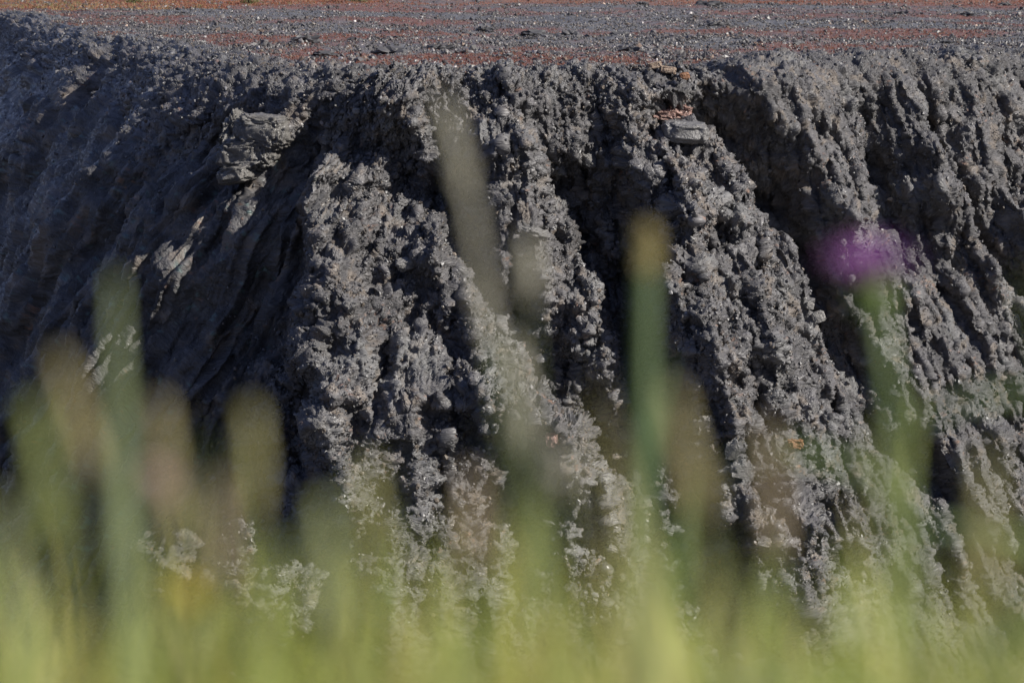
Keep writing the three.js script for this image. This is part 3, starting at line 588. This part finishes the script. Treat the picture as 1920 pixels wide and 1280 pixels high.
// broad leaves
for (const [px, py, D, foot, w, mat, label] of [
  [232, 490, 1.6, 262, 42, grey, 'tall broad grey-green leaf blade on the left, over the dark flank'],
  [2, 850, 1.3, 70, 52, pale, 'pale leaf blade leaning in at the left edge'],
  [1268, 860, 1.7, 1250, 60, deep, 'dark green leaf blade below the golden grass head'],
  [1700, 720, 1.8, 1660, 40, lime, 'light green leaf blade beside the thistle stem'],
  [560, 1000, 1.3, 520, 60, lime, 'lime leaf blade in the lower left grass'],
  [1500, 960, 1.3, 1540, 60, lime, 'lime leaf blade in the lower right grass'],
  [990, 930, 1.2, 960, 60, lime, 'lime leaf blade in the grass at the middle'],
]) { const k = stalk('leaf_blade', px, py, D, foot, label, 'leaf'), g = bladeStrip(k.len, w * 1.3 * k.unit, .03, 14, .2, .35), m = mesh('leaf', g, mat, k.o), e = k.path.v2; m.rotation.z = Math.atan2(-e.x, e.y); m.rotation.y = .7; mesh('midrib', new THREE.TubeGeometry(new THREE.QuadraticBezierCurve3(new THREE.Vector3(0, 0, .002), e.clone().multiplyScalar(.5), e.clone().multiplyScalar(.9)), 10, .0008, 5), stemMat, k.o); }
// plant with a golden button
{
  const k = stalk('button_plant', 1212, 428, 1.9, 1188, 'tall thick green stem with a golden button head in front of the main gully', 'plant'), u = k.unit;
  stem(k, .0055, .98, greenMat(.11, .18, .045)); head(k, 1 - 90 * u / k.len, 1, 70 * u, greenMat(.36, .29, .09), 90, rr, .6, 'flower_head', .006);
  leaf(k, .62, .2, .014, 2.9, .1, greenMat(.1, .17, .045)); leaf(k, .5, .24, .014, .3, .12, greenMat(.1, .17, .045));
}
// thistle
{
  const k = stalk('thistle', 1636, 505, 1.55, 1700, 'thistle with a purple flower on the right', 'thistle'), u = k.unit, green = greenMat(.19, .28, .06), top = k.path.getPoint(1), purple = greenMat(.36, .1, .4);
  stem(k, .003, 1, green);
  const bulb = new THREE.SphereGeometry(1, 14, 10); bulb.scale(34 * u, 44 * u, 34 * u); const b = mesh('bulb', bulb, green, k.o); b.position.copy(top).y -= 40 * u;
  const bracts = []; for (let i = 0; i < 60; i++) { const a = i * 2.4, t = i / 60, g = new THREE.ConeGeometry(.0016, .009, 4); g.rotateX(.9 - t * .7); g.rotateY(a); const rad = 34 * u * Math.sin(Math.PI * (.25 + .6 * t)); g.translate(Math.sin(a) * rad, (t - .5) * 70 * u, Math.cos(a) * rad); bracts.push(g); } mesh('bracts', mergeGeometries(bracts), green, b);
  const fl = []; for (let i = 0; i < 110; i++) { const a = i * 2.4, t = Math.sqrt(i / 110), g = bladeStrip(.022 + .006 * rr(), .0015, .3, 3, .5); g.rotateX(t * .95); g.rotateY(a); g.translate(Math.sin(a) * t * .008, -.006, Math.cos(a) * t * .008); fl.push(g); } const f = mesh('florets', mergeGeometries(fl), purple, k.o); f.position.copy(top);
  for (const [t, len, ang, lean] of [[.86, .07, 1.2, .9], [.78, .09, 1.6, 1.5], [.8, .06, -1.4, .8], [.66, .1, 1.4, 1.0], [.62, .09, -1.3, 1.0], [.5, .11, .6, .9], [.45, .11, -2.2, .9], [.35, .12, 2.2, .8]]) {
    const a = [bladeStrip(len * 1.8, .022, 1.0, 6, .05, .4)]; for (let i = 1; i < 6; i++) for (const s of [-1, 1]) { const g = bladeStrip(len * .5 * (1 - i / 9), .011, .4, 3, .05); g.rotateZ(s * -1.0); g.translate(0, len * 1.8 * i / 7, len * .9 * (i / 7) ** 2); a.push(g); }
    const m = mesh('leaf', mergeGeometries(a), green, k.o); m.position.copy(k.path.getPoint(t)); m.rotation.set(lean, ang, 0, 'YXZ');
  }
}
// small open flowers
for (const [px, py, D, w, mat, n, label, cat] of [[352, 1122, 1.36, 64, greenMat(.62, .48, .04), 14, 'yellow flower low in the grass on the left', 'flower'], [1600, 1190, 1.36, 68, greenMat(.75, .75, .66), 16, 'white flower low in the grass on the right', 'flower'], [300, 912, 1.3, 62, greenMat(.6, .46, .38), 20, 'pale pink flower beside the tall leaf blade', 'flower']]) {
  const k = stalk('meadow_flower', px, py, D, px + 10, label, cat), u = k.unit, top = k.path.getPoint(1); stem(k, .0011);
  const disc = new THREE.SphereGeometry(w * u * .42, 12, 9); disc.scale(1, .75, 1); const d = mesh('flower_disc', disc, mat, k.o); d.position.copy(top);
  for (let i = 0; i < n; i++) { const g = bladeStrip(w * u * .75, w * u * .28, .3, 3, .6), m = mesh('petal', g, mat, k.o); m.position.copy(top); m.rotation.set(1.0 - .5 * (i % 2), i / n * TAU, 0, 'YXZ'); }
}
renderer.render(scene, camera);
